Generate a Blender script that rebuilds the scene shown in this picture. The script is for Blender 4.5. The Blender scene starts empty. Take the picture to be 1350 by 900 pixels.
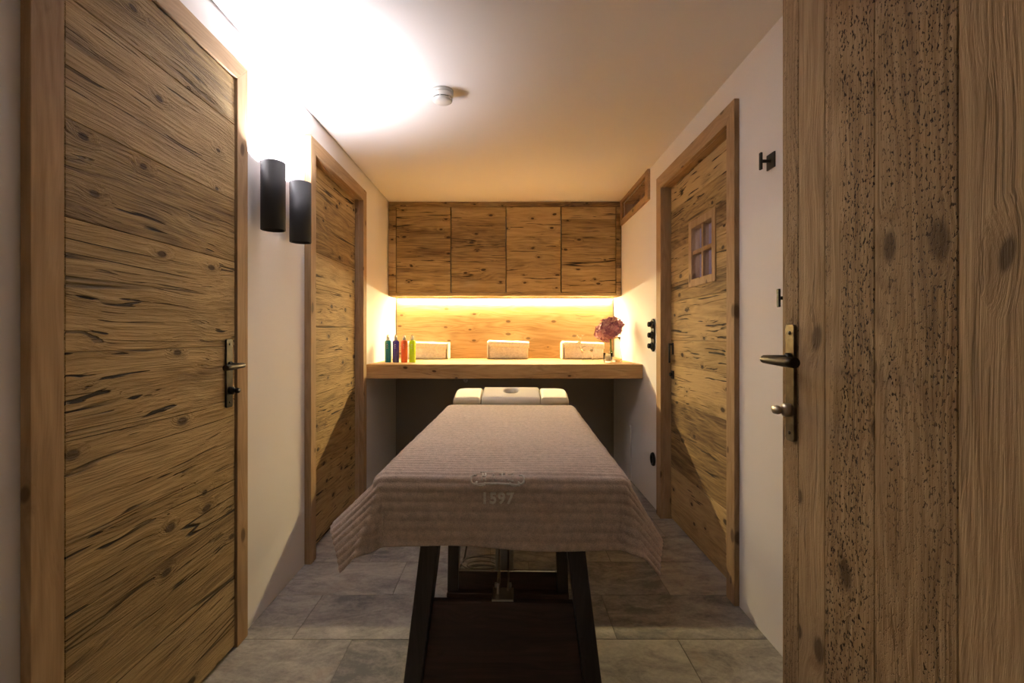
import bpy, bmesh, math, random
from mathutils import Vector, Matrix, noise

random.seed(11)
PI = math.pi
R = math.radians
scene = bpy.context.scene
COL = scene.collection

# ------------------------------------------------------------------ materials
def new_mat(name):
    m = bpy.data.materials.new(name)
    m.use_nodes = True
    nt = m.node_tree
    b = nt.nodes['Principled BSDF']
    return m, nt, b

class NG:
    """small node helper"""
    def __init__(s, nt): s.nt = nt
    def n(s, t, **kw):
        x = s.nt.nodes.new(t)
        for k, v in kw.items(): setattr(x, k, v)
        return x
    def lk(s, a, b): s.nt.links.new(a, b)
    def val(s, sock, v):
        if hasattr(v, 'is_linked') or hasattr(v, 'node'): s.lk(v, sock)
        else: sock.default_value = v
    def math(s, op, a, b=0.0, c=None, clamp=False):
        x = s.n('ShaderNodeMath', operation=op); x.use_clamp = clamp
        s.val(x.inputs[0], a); s.val(x.inputs[1], b)
        if c is not None: s.val(x.inputs[2], c)
        return x.outputs[0]
    def vmath(s, op, a, b=(0, 0, 0)):
        x = s.n('ShaderNodeVectorMath', operation=op)
        s.val(x.inputs[0], a); s.val(x.inputs[1], b)
        return x.outputs[0]
    def noise(s, v, scale=1.0, detail=3.0, rough=0.55, dist=0.0):
        x = s.n('ShaderNodeTexNoise')
        s.lk(v, x.inputs['Vector'])
        x.inputs['Scale'].default_value = scale
        x.inputs['Detail'].default_value = detail
        x.inputs['Roughness'].default_value = rough
        x.inputs['Distortion'].default_value = dist
        return x.outputs['Fac']
    def ramp(s, f, stops, interp='LINEAR'):
        x = s.n('ShaderNodeValToRGB')
        cr = x.color_ramp; cr.interpolation = interp
        while len(cr.elements) < len(stops): cr.elements.new(0.5)
        for e, (p, c) in zip(cr.elements, stops):
            e.position = p
            e.color = (c[0], c[1], c[2], 1) if not isinstance(c, (int, float)) else (c, c, c, 1)
        s.lk(f, x.inputs[0])
        return x.outputs[0]
    def mapr(s, f, a, b, c=0.0, d=1.0):
        x = s.n('ShaderNodeMapRange'); x.clamp = True
        s.lk(f, x.inputs[0])
        for i, v in enumerate((a, b, c, d)): x.inputs[i + 1].default_value = v
        return x.outputs[0]
    def mix(s, f, a, b, blend='MIX'):
        x = s.n('ShaderNodeMix', data_type='RGBA', blend_type=blend)
        s.val(x.inputs[0], f)
        for i, v in ((6, a), (7, b)):
            if isinstance(v, tuple): x.inputs[i].default_value = (v[0], v[1], v[2], 1)
            else: s.lk(v, x.inputs[i])
        return x.outputs[2]

def wood(name, axis, base=(0.36, 0.20, 0.075), light=(0.52, 0.32, 0.14), dark=(0.16, 0.08, 0.028),
         crack=0.6, knots=1.0, patch=0.5, worm=0.0, relief=0.6, rings=0.5, rough=0.72, tone=0.35, knotscale=1.0, freq=1.0):
    """pine seen as boards: grain runs along the object's local axis (0 x, 1 y, 2 z).
    Every board carries a random 'rnd' colour attribute that shifts its grain."""
    m, nt, b = new_mat(name)
    g = NG(nt)
    tc = g.n('ShaderNodeTexCoord').outputs['Object']
    at = g.n('ShaderNodeAttribute'); at.attribute_name = 'rnd'
    sh = g.vmath('MULTIPLY', at.outputs['Vector'], (9.0, 7.0, 5.0))
    P = g.vmath('ADD', tc, sh)
    sep = g.n('ShaderNodeSeparateXYZ'); g.lk(P, sep.inputs[0])
    o = [sep.outputs[i] for i in range(3)]
    A = o[axis]; B, C = [o[i] for i in range(3) if i != axis]
    def vec(sa, sb, sc):
        c = g.n('ShaderNodeCombineXYZ')
        g.lk(g.math('MULTIPLY', A, sa), c.inputs[0])
        g.lk(g.math('MULTIPLY', B, sb), c.inputs[1])
        g.lk(g.math('MULTIPLY', C, sc), c.inputs[2])
        return c.outputs[0]
    # low frequency wander of the fibres
    w = g.noise(vec(1.6, 5.0, 5.0), 1.0, 2.0)
    wv = g.math('MULTIPLY', g.math('SUBTRACT', w, 0.5), 0.10)
    # knots
    vk = g.n('ShaderNodeTexVoronoi'); vk.feature = 'F1'
    vk.voronoi_dimensions = '2D'
    kc = g.n('ShaderNodeCombineXYZ')
    g.lk(g.math('ADD', g.math('MULTIPLY', A, 4.4 * knotscale), g.math('MULTIPLY', w, 0.5)), kc.inputs[0])
    g.lk(g.math('MULTIPLY', g.math('ADD', B, C), 8.0 * knotscale), kc.inputs[1])
    g.lk(kc.outputs[0], vk.inputs['Vector']); vk.inputs['Scale'].default_value = 1.0
    kd = vk.outputs['Distance']
    ks = g.n('ShaderNodeSeparateColor'); g.lk(vk.outputs['Color'], ks.inputs[0])
    pick = g.math('GREATER_THAN', ks.outputs[0], 0.45)
    ksize = g.math('MULTIPLY_ADD', ks.outputs[1], 0.055, 0.045)
    knot = g.math('MULTIPLY', g.mapr(g.math('DIVIDE', kd, ksize), 0.75, 1.25, 1.0, 0.0), pick)
    halo = g.math('MULTIPLY', g.mapr(kd, 0.04, 0.24, 1.0, 0.0), pick)
    # fibres pushed aside by knots
    push = g.math('ADD', wv, g.math('MULTIPLY', halo, 0.016))
    B2 = g.math('ADD', B, push); C2 = g.math('ADD', C, push)
    def vec2(sa, sb, sc):
        c = g.n('ShaderNodeCombineXYZ')
        g.lk(g.math('MULTIPLY', A, sa), c.inputs[0])
        g.lk(g.math('MULTIPLY', B2, sb), c.inputs[1])
        g.lk(g.math('MULTIPLY', C2, sc), c.inputs[2])
        return c.outputs[0]
    fine = g.noise(vec2(5.0, 150 * freq, 150 * freq), 1.0, 4.0, 0.6)
    broad = g.noise(vec2(1.1, 16 * freq, 16 * freq), 1.0, 4.0, 0.6)
    ringn = g.noise(vec2(0.8, 9.0, 9.0), 1.0, 1.0)
    ring = g.math('SINE', g.math('MULTIPLY', ringn, 85.0))
    ring = g.math('MULTIPLY_ADD', ring, 0.5, 0.5)
    f = g.math('ADD', g.math('MULTIPLY', broad, 0.62), g.math('MULTIPLY', fine, 0.38))
    f = g.math('ADD', f, g.math('MULTIPLY', g.math('SUBTRACT', ring, 0.5), 0.16 * rings))
    tn = g.n('ShaderNodeSeparateXYZ'); g.lk(at.outputs['Vector'], tn.inputs[0])
    f = g.math('ADD', f, g.math('MULTIPLY', g.math('SUBTRACT', tn.outputs[0], 0.5), tone))
    col = g.ramp(f, [(0.24, dark), (0.46, base), (0.66, light)])
    # weathered dark stains lying along the grain
    pn = g.noise(vec2(2.2, 11.0, 11.0), 1.0, 5.0, 0.62)
    pm = g.mapr(pn, 0.60 - 0.05 * patch, 0.74, 0.0, 0.8 * patch)
    pm = g.math('MULTIPLY', pm, g.mapr(fine, 0.36, 0.62, 1.0, 0.25))
    dk = (dark[0] * 0.42, dark[1] * 0.44, dark[2] * 0.5)
    col = g.mix(pm, col, dk)
    # drying cracks: thin long and dark
    cn = g.noise(vec2(3.2, 85.0 * freq, 85.0 * freq), 1.0, 2.0, 0.5)
    cm_ = g.noise(vec2(1.3, 8.0, 8.0), 1.0, 2.0)
    c1 = g.math('MULTIPLY', g.mapr(cn, 0.62, 0.67), g.mapr(cm_, 0.44, 0.58))
    ln_ = g.noise(vec(0.45, 13.0, 13.0), 1.0, 2.0, 0.45)
    lm_ = g.noise(vec2(1.6, 5.0, 5.0), 1.0, 1.0)
    c2 = g.math('MULTIPLY', g.mapr(g.math('ABSOLUTE', g.math('SUBTRACT', ln_, 0.5)), 0.003, 0.010, 1.0, 0.0), g.mapr(lm_, 0.50, 0.62))
    ck = g.math('MULTIPLY', g.math('MAXIMUM', c1, c2), crack)
    col = g.mix(ck, col, (dark[0] * 0.2, dark[1] * 0.2, dark[2] * 0.25))
    hgt = g.math('SUBTRACT', g.math('ADD', g.math('MULTIPLY', fine, 0.7), g.math('MULTIPLY', broad, 0.9)), g.math('MULTIPLY', ck, 1.2))
    if worm > 0:
        wn = g.noise(vec(120.0, 240.0, 240.0), 1.0, 2.0, 0.6)
        wp = g.noise(vec(0.9, 16.0, 16.0), 1.0, 2.0)
        wm = g.math('MULTIPLY', g.mapr(wn, 0.565, 0.615), g.mapr(wp, 0.38, 0.54))
        wm = g.math('MULTIPLY', wm, g.math('MULTIPLY', g.mapr(tn.outputs[2], 0.0, 0.8), worm))
        col = g.mix(wm, col, (dark[0] * 0.2, dark[1] * 0.2, dark[2] * 0.25))
        hgt = g.math('SUBTRACT', hgt, g.math('MULTIPLY', wm, 0.8))
    # knots last
    if knots > 0:
        col = g.mix(g.math('MULTIPLY', halo, 0.30 * knots), col, (dark[0], dark[1], dark[2]))
        col = g.mix(g.math('MULTIPLY', knot, 0.9 * knots), col, (dark[0] * 0.28, dark[1] * 0.26, dark[2] * 0.3))
    g.lk(col, b.inputs['Base Color'])
    b.inputs['Roughness'].default_value = rough
    b.inputs['Specular IOR Level'].default_value = 0.28
    bp = g.n('ShaderNodeBump'); bp.inputs['Strength'].default_value = relief
    bp.inputs['Distance'].default_value = 0.006
    g.lk(hgt, bp.inputs['Height']); g.lk(bp.outputs[0], b.inputs['Normal'])
    return m

def simple(name, col, rough=0.5, metal=0.0, bump=0.0, bscale=200.0, var=0.0, spec=0.5, sheen=0.0):
    m, nt, b = new_mat(name)
    g = NG(nt)
    tc = g.n('ShaderNodeTexCoord').outputs['Object']
    b.inputs['Roughness'].default_value = rough
    b.inputs['Metallic'].default_value = metal
    b.inputs['Specular IOR Level'].default_value = spec
    if sheen: b.inputs['Sheen Weight'].default_value = sheen
    nz = g.noise(tc, bscale, 3.0)
    if var > 0:
        nv = g.noise(tc, bscale * 0.12, 3.0)
        c0 = tuple(c * (1 - var) for c in col); c1 = tuple(min(1, c * (1 + var)) for c in col)
        g.lk(g.ramp(nv, [(0.35, c0), (0.65, c1)]), b.inputs['Base Color'])
    else:
        b.inputs['Base Color'].default_value = (*col, 1)
    if bump > 0:
        bp = g.n('ShaderNodeBump'); bp.inputs['Strength'].default_value = bump
        bp.inputs['Distance'].default_value = 0.002
        g.lk(nz, bp.inputs['Height']); g.lk(bp.outputs[0], b.inputs['Normal'])
    return m

def glass(name, col=(1, 1, 1), rough=0.0, ior=1.45):
    m, nt, b = new_mat(name)
    b.inputs['Base Color'].default_value = (*col, 1)
    b.inputs['Transmission Weight'].default_value = 1.0
    b.inputs['Roughness'].default_value = rough
    b.inputs['IOR'].default_value = ior
    return m

def emit(name, col, s):
    m, nt, b = new_mat(name)
    b.inputs['Base Color'].default_value = (0.8, 0.8, 0.8, 1)
    b.inputs['Emission Color'].default_value = (*col, 1)
    b.inputs['Emission Strength'].default_value = s
    return m

def tile_mat():
    m, nt, b = new_mat('slate_tile')
    g = NG(nt)
    tc = g.n('ShaderNodeTexCoord').outputs['Object']
    at = g.n('ShaderNodeAttribute'); at.attribute_name = 'rnd'
    P = g.vmath('ADD', tc, g.vmath('MULTIPLY', at.outputs['Vector'], (13, 9, 3)))
    P2 = g.vmath('MULTIPLY', P, (1.0, 1.8, 1.0))
    n1 = g.noise(P2, 3.2, 7.0, 0.68, 1.2)
    n2 = g.noise(P2, 14.0, 6.0, 0.75, 0.6)
    n3 = g.noise(P, 70.0, 4.0, 0.7)
    f = g.math('ADD', g.math('MULTIPLY', n1, 0.55), g.math('ADD', g.math('MULTIPLY', n2, 0.3), g.math('MULTIPLY', n3, 0.15)))
    sep = g.n('ShaderNodeSeparateXYZ'); g.lk(at.outputs['Vector'], sep.inputs[0])
    f = g.math('ADD', f, g.math('MULTIPLY', g.math('SUBTRACT', sep.outputs[0], 0.5), 0.10))
    col = g.ramp(f, [(0.38, (0.15, 0.147, 0.158)), (0.47, (0.27, 0.255, 0.245)), (0.54, (0.36, 0.34, 0.32)), (0.63, (0.47, 0.44, 0.41))])
    rust = g.mapr(g.noise(P, 4.0, 3.0), 0.62, 0.75, 0.0, 0.35)
    col = g.mix(rust, col, (0.38, 0.28, 0.20))
    g.lk(col, b.inputs['Base Color'])
    b.inputs['Roughness'].default_value = 0.62
    b.inputs['Specular IOR Level'].default_value = 0.3
    bp = g.n('ShaderNodeBump'); bp.inputs['Strength'].default_value = 0.35; bp.inputs['Distance'].default_value = 0.004
    g.lk(f, bp.inputs['Height']); g.lk(bp.outputs[0], b.inputs['Normal'])
    return m

def terry(name, col, rib_axis=None, scale=1.0):
    """looped towelling: fine fluff plus a slight tone change"""
    m, nt, b = new_mat(name)
    g = NG(nt)
    tc = g.n('ShaderNodeTexCoord').outputs['Object']
    n1 = g.noise(tc, 420.0 * scale, 2.0, 0.7)
    n2 = g.noise(tc, 60.0 * scale, 3.0, 0.6)
    f = g.math('ADD', g.math('MULTIPLY', n1, 0.6), g.math('MULTIPLY', n2, 0.4))
    c0 = tuple(c * 0.72 for c in col); c1 = tuple(min(1, c * 1.12) for c in col)
    g.lk(g.ramp(f, [(0.36, c0), (0.62, c1)]), b.inputs['Base Color'])
    b.inputs['Roughness'].default_value = 0.95
    b.inputs['Specular IOR Level'].default_value = 0.1
    b.inputs['Sheen Weight'].default_value = 0.25
    bp = g.n('ShaderNodeBump'); bp.inputs['Strength'].default_value = 0.7; bp.inputs['Distance'].default_value = 0.004
    g.lk(f, bp.inputs['Height']); g.lk(bp.outputs[0], b.inputs['Normal'])
    return m

M = {}
OLDP = dict(base=(0.35, 0.232, 0.096), light=(0.51, 0.355, 0.165), dark=(0.125, 0.070, 0.032))
M['old_y'] = wood('old_pine_y', 1, crack=1.0, knots=1.0, patch=1.0, relief=1.0, **OLDP)
M['hewn_y'] = wood('hewn_pine_y', 1, crack=1.0, knots=0.9, patch=0.75, relief=1.8, tone=0.22, **OLDP)
M['old_x'] = wood('old_pine_x', 0, crack=1.0, knots=1.0, patch=1.0, relief=0.6, tone=0.3, knotscale=1.2, **OLDP)
M['old_z'] = wood('old_pine_z', 2, crack=0.3, knots=0.8, patch=0.35, worm=1.0, relief=0.7, rings=0.9, tone=0.26, knotscale=0.75,
                  base=(0.39, 0.26, 0.135), light=(0.51, 0.36, 0.20), dark=(0.20, 0.12, 0.06))
NEWP = dict(base=(0.38, 0.245, 0.130), light=(0.47, 0.315, 0.175), dark=(0.26, 0.155, 0.075))
M['new_z'] = wood('casing_pine_z', 2, crack=0.15, knots=0.8, patch=0.1, relief=0.2, rings=0.7, tone=0.10, knotscale=0.8, **NEWP)
M['new_y'] = wood('casing_pine_y', 1, crack=0.15, knots=0.8, patch=0.1, relief=0.2, rings=0.7, tone=0.10, knotscale=0.8, **NEWP)
M['new_x'] = wood('counter_pine_x', 0, crack=0.35, knots=1.0, patch=0.25, relief=0.3, rings=0.7, tone=0.12, knotscale=1.1,
                  base=(0.42, 0.25, 0.105), light=(0.55, 0.35, 0.16), dark=(0.26, 0.13, 0.05))
M['splash_x'] = wood('backsplash_pine_x', 0, crack=0.3, knots=0.8, patch=0.2, relief=0.2, rings=0.9, tone=0.10, knotscale=1.0, freq=0.7,
                     base=(0.43, 0.275, 0.12), light=(0.52, 0.35, 0.17), dark=(0.28, 0.155, 0.06))
M['wenge'] = wood('dark_wenge', 0, crack=0.2, knots=0.0, patch=0.2, relief=0.15, rings=0.5, tone=0.1, rough=0.45,
                  base=(0.075, 0.050, 0.043), light=(0.115, 0.073, 0.060), dark=(0.042, 0.031, 0.028))
M['wenge_z'] = wood('dark_wenge_z', 2, crack=0.1, knots=0.0, patch=0.1, relief=0.1, rings=0.3, tone=0.1, rough=0.45,
                    base=(0.055, 0.047, 0.047), light=(0.080, 0.067, 0.066), dark=(0.035, 0.031, 0.031))
M['wall'] = simple('white_plaster', (0.85, 0.82, 0.805), 0.9, bump=0.10, bscale=90, spec=0.15)
M['ceil'] = simple('ceiling_paint', (0.86, 0.83, 0.81), 0.9, bump=0.04, bscale=60, spec=0.1)
M['niche'] = simple('grey_niche', (0.40, 0.365, 0.335), 0.85, bump=0.06, bscale=90, spec=0.15)  # end wall colour, an even grey darker than the side walls
M['tile'] = tile_mat()
M['grout'] = simple('grout', (0.17, 0.16, 0.15), 0.95, bump=0.3, bscale=300)
M['black'] = simple('black_metal', (0.018, 0.018, 0.02), 0.45, 0.6, bump=0.15, bscale=500)
M['lampblack'] = simple('lamp_anthracite', (0.022, 0.022, 0.025), 0.55, 0.2, bump=0.2, bscale=700)
M['bronze'] = simple('burnished_bronze', (0.16, 0.13, 0.08), 0.35, 0.9, bump=0.08, bscale=300, var=0.3)
M['bronzed'] = simple('dark_bronze', (0.055, 0.05, 0.042), 0.38, 0.85, bump=0.08, bscale=300, var=0.3)
M['nickel'] = simple('worn_nickel', (0.55, 0.50, 0.42), 0.3, 1.0, bump=0.05, bscale=300)
M['steel'] = simple('brushed_steel', (0.42, 0.40, 0.38), 0.4, 0.9, bump=0.1, bscale=300)
M['white_plastic'] = simple('white_plastic', (0.80, 0.78, 0.74), 0.4, bump=0.02)
M['grey_plastic'] = simple('grey_plastic', (0.05, 0.05, 0.05), 0.5)
M['cream'] = simple('cream_leatherette', (0.74, 0.66, 0.50), 0.5, bump=0.12, bscale=350, var=0.03)
M['paper'] = simple('white_cover_cloth', (0.80, 0.755, 0.67), 0.9, bump=0.4, bscale=40)
M['hole'] = simple('dark_face_hole', (0.10, 0.075, 0.04), 0.9)
M['cable'] = simple('grey_cable', (0.30, 0.29, 0.28), 0.5)
M['taupe'] = terry('taupe_towel', (0.70, 0.565, 0.485))
M['taupe_hi'] = terry('taupe_embroidery', (0.95, 0.87, 0.80), scale=1.5)
M['white_towel'] = terry('white_towel', (0.80, 0.76, 0.68), scale=1.2)
M['led'] = emit('led_diffuser', (1.0, 0.77, 0.38), 540.0)
M['bulb'] = emit('lamp_bulb', (1.0, 0.93, 0.86), 14.0)
M['glass'] = glass('clear_glass', (0.98, 0.985, 0.97), 0.0, 1.18)
M['pane'] = glass('window_pane', (0.9, 0.9, 0.92))
M['crystal'] = glass('crystal', (0.98, 0.975, 0.95), 0.04, 1.28)
M['wax'] = simple('cream_wax', (0.85, 0.78, 0.60), 0.6)
M['stem'] = simple('green_stem', (0.10, 0.16, 0.03), 0.6)
M['lilac'] = simple('lilac_plaster', (0.62, 0.55, 0.62), 0.9)

def liquid(name, col):
    m, nt, b = new_mat(name)
    b.inputs['Base Color'].default_value = (*col, 1)
    b.inputs['Roughness'].default_value = 0.18
    b.inputs['Transmission Weight'].default_value = 0.25
    b.inputs['Coat Weight'].default_value = 0.4
    return m
M['teal'] = liquid('teal_liquid', (0.02, 0.24, 0.28))
M['navy'] = liquid('navy_liquid', (0.06, 0.045, 0.34))
M['orange'] = liquid('orange_liquid', (0.95, 0.20, 0.06))
M['lime'] = liquid('lime_liquid', (0.58, 0.88, 0.01))
M['cap'] = glass('clear_cap', (0.97, 0.96, 0.94), 0.05, 1.2)
M['print'] = simple('faint_print', (0.45, 0.42, 0.42), 0.6)

def petal_mat():
    m, nt, b = new_mat('hydrangea_petal')
    g = NG(nt)
    at = g.n('ShaderNodeAttribute'); at.attribute_name = 'rnd'
    sep = g.n('ShaderNodeSeparateXYZ'); g.lk(at.outputs['Vector'], sep.inputs[0])
    g.lk(g.ramp(sep.outputs[0], [(0.0, (0.17, 0.06, 0.14)), (0.35, (0.40, 0.14, 0.22)), (0.7, (0.58, 0.26, 0.31)), (1.0, (0.72, 0.46, 0.40))]), b.inputs['Base Color'])
    b.inputs['Roughness'].default_value = 0.7
    return m
M['petal'] = petal_mat()

# ------------------------------------------------------------------ mesh builder
class MB:
    def __init__(s):
        s.bm = bmesh.new()
        s.ly = s.bm.loops.layers.float_color.new('rnd')
    def _paint(s, faces, c=None):
        if c is None: c = (random.random(), random.random(), random.random(), 1)
        for f in faces:
            for l in f.loops: l[s.ly] = c
    def merge(s, bm2, c=None):
        """copy another bmesh in, giving it one random board value"""
        vm = {}
        for v in bm2.verts: vm[v] = s.bm.verts.new(v.co)
        fs = []
        for f in bm2.faces:
            try: nf = s.bm.faces.new([vm[v] for v in f.verts])
            except ValueError: continue
            nf.smooth = f.smooth; fs.append(nf)
        s._paint(fs, c); bm2.free()
        return s
    def box(s, x0, x1, y0, y1, z0, z1, bev=0.002, seg=2, mtx=None, c=None):
        b = bmesh.new()
        r = bmesh.ops.create_cube(b, size=1.0)
        for v in b.verts:
            v.co = Vector(((x0 + x1) / 2 + v.co.x * (x1 - x0), (y0 + y1) / 2 + v.co.y * (y1 - y0), (z0 + z1) / 2 + v.co.z * (z1 - z0)))
        if bev > 0:
            bmesh.ops.bevel(b, geom=list(b.edges), offset=bev, segments=seg, profile=0.5, affect='EDGES', clamp_overlap=True)
        if mtx is not None: bmesh.ops.transform(b, matrix=mtx, verts=b.verts)
        return s.merge(b, c)
    def prism(s, pts, axis, a0, a1, bev=0.0, c=None):
        """polygon pts (2D in the two other axes) extruded along axis"""
        b = bmesh.new()
        def mk(p, a):
            q = [0, 0, 0]; oth = [i for i in range(3) if i != axis]
            q[axis] = a; q[oth[0]] = p[0]; q[oth[1]] = p[1]
            return b.verts.new(q)
        lo = [mk(p, a0) for p in pts]; hi = [mk(p, a1) for p in pts]
        b.faces.new(lo); b.faces.new(list(reversed(hi)))
        n = len(pts)
        for i in range(n): b.faces.new([lo[i], hi[i], hi[(i + 1) % n], lo[(i + 1) % n]])
        bmesh.ops.recalc_face_normals(b, faces=b.faces)
        if bev > 0: bmesh.ops.bevel(b, geom=list(b.edges), offset=bev, segments=2, profile=0.5, affect='EDGES', clamp_overlap=True)
        return s.merge(b, c)
    def lathe(s, prof, loc=(0, 0, 0), axis='z', n=32, c=None, sx=1.0, sy=1.0, smooth=True):
        """prof: list of (r, h); axis the way h runs"""
        b = bmesh.new()
        rings = []
        for r, h in prof:
            if r < 1e-6: rings.append([b.verts.new((0, 0, h))])
            else: rings.append([b.verts.new((r * sx * math.cos(2 * PI * i / n), r * sy * math.sin(2 * PI * i / n), h)) for i in range(n)])
        for a, d in zip(rings, rings[1:]):
            for i in range(n):
                j = (i + 1) % n
                if len(a) == 1 and len(d) == 1: continue
                if len(a) == 1: f = b.faces.new([a[0], d[i], d[j]])
                elif len(d) == 1: f = b.faces.new([a[i], a[j], d[0]])
                else: f = b.faces.new([a[i], a[j], d[j], d[i]])
                f.smooth = smooth
        if len(rings[0]) > 1 and (prof[0] != prof[-1]): b.faces.new(list(reversed(rings[0])))
        if len(rings[-1]) > 1 and (prof[0] != prof[-1]): b.faces.new(rings[-1])
        bmesh.ops.recalc_face_normals(b, faces=b.faces)
        rot = {'z': Matrix(), 'x': Matrix.Rotation(PI / 2, 4, 'Y'), '-x': Matrix.Rotation(-PI / 2, 4, 'Y'),
               'y': Matrix.Rotation(-PI / 2, 4, 'X'), '-y': Matrix.Rotation(PI / 2, 4, 'X'), '-z': Matrix.Rotation(PI, 4, 'X')}[axis]
        bmesh.ops.transform(b, matrix=Matrix.Translation(loc) @ rot, verts=b.verts)
        return s.merge(b, c)
    def tube(s, pts, rad, n=10, c=None, closed=False):
        pts = [Vector(p) for p in pts]
        rad = rad if isinstance(rad, (list, tuple)) else [rad] * len(pts)
        b = bmesh.new(); rings = []
        m = len(pts)
        t0 = (pts[1] - pts[0]).normalized()
        up = Vector((0, 0, 1)) if abs(t0.z) < 0.9 else Vector((1, 0, 0))
        nrm = t0.cross(up).normalized()
        for i, p in enumerate(pts):
            if closed: t = pts[(i + 1) % m] - pts[i - 1]
            else: t = pts[min(i + 1, m - 1)] - pts[max(i - 1, 0)]
            t.normalize()
            nrm = (nrm - t * nrm.dot(t)).normalized(); bn = t.cross(nrm)
            rings.append([b.verts.new(p + (nrm * math.cos(2 * PI * k / n) + bn * math.sin(2 * PI * k / n)) * rad[i]) for k in range(n)])
        pr = list(zip(rings, rings[1:])) + ([(rings[-1], rings[0])] if closed else [])
        for a, d in pr:
            for k in range(n):
                f = b.faces.new([a[k], a[(k + 1) % n], d[(k + 1) % n], d[k]]); f.smooth = True
        if not closed:
            b.faces.new(list(reversed(rings[0]))); b.faces.new(rings[-1])
        bmesh.ops.recalc_face_normals(b, faces=b.faces)
        return s.merge(b, c)

ORG = {}
def link(o, parent=None):
    COL.objects.link(o)
    if parent is not None: o.parent = parent
    return o
def tag(o, label=None, cat=None, group=None, kind=None):
    if label: o['label'] = label
    if cat: o['category'] = cat
    if group: o['group'] = group
    if kind: o['kind'] = kind
    return o
def empty(name, loc, label=None, cat=None, group=None, kind=None):
    o = bpy.data.objects.new(name, None); o.location = loc; o.empty_display_size = 0.05
    link(o); ORG[o.name] = Vector(loc)
    return tag(o, label, cat, group, kind)
def build(name, mb, mat, parent=None, loc=None, local=False, label=None):
    """mesh given in world coordinates -> ONE object; under a parent it is shifted to the parent's frame"""
    bm = mb.bm if isinstance(mb, MB) else mb
    if parent is not None: org = ORG[parent.name]
    else: org = Vector(loc) if loc is not None else Vector((0, 0, 0))
    if not local: bmesh.ops.translate(bm, vec=-org, verts=bm.verts)
    me = bpy.data.meshes.new(name); bm.to_mesh(me); bm.free()
    me.materials.append(M[mat] if isinstance(mat, str) else mat)
    o = bpy.data.objects.new(name, me)
    link(o, parent)
    if parent is None: o.location = org
    ORG[o.name] = org
    if label: o['label'] = label
    return o

# ------------------------------------------------------------------ dimensions
XL, XR = -0.985, 0.965          # side walls
YB, YF = 4.33, -0.45            # back wall, hallway end
H = 2.236
EYE = 1.12

# ------------------------------------------------------------------ room shell
def wall_x(name, x0, x1, y0, y1, z1, holes, label):
    """wall slab between x0,x1 with rectangular holes (ya,yb,za,zb)"""
    ys = sorted({y0, y1, *[h[0] for h in holes], *[h[1] for h in holes]})
    zs = sorted({0.0, z1, *[h[2] for h in holes], *[h[3] for h in holes]})
    solid = {}
    for i in range(len(ys) - 1):
        for k in range(len(zs) - 1):
            cy, cz = (ys[i] + ys[i + 1]) / 2, (zs[k] + zs[k + 1]) / 2
            solid[i, k] = not any(h[0] < cy < h[1] and h[2] < cz < h[3] for h in holes)
    mb = MB(); V = {}
    def v(x, y, z):
        key = (round(x, 5), round(y, 5), round(z, 5))
        if key not in V: V[key] = mb.bm.verts.new(key)
        return V[key]
    for (i, k), sld in solid.items():
        if not sld: continue
        a, b_, c, d = ys[i], ys[i + 1], zs[k], zs[k + 1]
        for x in (x0, x1): mb.bm.faces.new([v(x, a, c), v(x, b_, c), v(x, b_, d), v(x, a, d)])
        for (di, dk, q) in ((-1, 0, [(a, c), (a, d)]), (1, 0, [(b_, c), (b_, d)]), (0, -1, [(a, c), (b_, c)]), (0, 1, [(a, d), (b_, d)])):
            if not solid.get((i + di, k + dk), False):
                (p, q1), (r_, s_) = q
                mb.bm.faces.new([v(x0, p, q1), v(x0, r_, s_), v(x1, r_, s_), v(x1, p, q1)])
    bmesh.ops.recalc_face_normals(mb.bm, faces=mb.bm.faces)
    o = build(name, mb, 'wall')
    return tag(o, label, 'wall', kind='structure')

D1 = (1.055, 1.735, 0.0, 2.042)      # door openings (y0,y1,z0,z1)
D2 = (2.425, 3.235, 0.0, 2.025)
D3 = (2.072, 2.952, 0.0, 2.022)
TW = (3.30, 3.97, 2.075, 2.205)      # transom window
wall_x('wall_left', XL - 0.12, XL, YF, YB + 0.1, H + 0.03, [D1, D2], 'white plastered left wall carrying the two cylinder lamps')
wall_x('wall_right', XR, XR + 0.12, YF, YB + 0.1, H + 0.03, [D3, TW], 'white plastered right wall with the small-windowed door')
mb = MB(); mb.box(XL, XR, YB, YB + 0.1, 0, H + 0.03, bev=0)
tag(build('wall_back', mb, 'niche'), 'grey end wall below and behind the counter', 'wall', kind='structure')
# hallway side: the wall the photographer's doorway is cut through
mb = MB()
mb.box(XL, -0.42, 0.02, 0.14, 0, H + 0.03, bev=0); mb.box(0.66, XR, 0.02, 0.14, 0, H + 0.03, bev=0)
mb.box(-0.42, 0.66, 0.02, 0.14, 2.08, H + 0.03, bev=0)
tag(build('wall_front', mb, 'wall'), 'white wall around the doorway the view looks through', 'wall', kind='structure')
mb = MB(); mb.box(XL + 0.008, XR, YF, YB, H, H + 0.10, bev=0)
tag(build('ceiling', mb, 'ceil'), 'flat white painted ceiling with a thin shadow gap on the left', 'ceiling', kind='structure')

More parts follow.
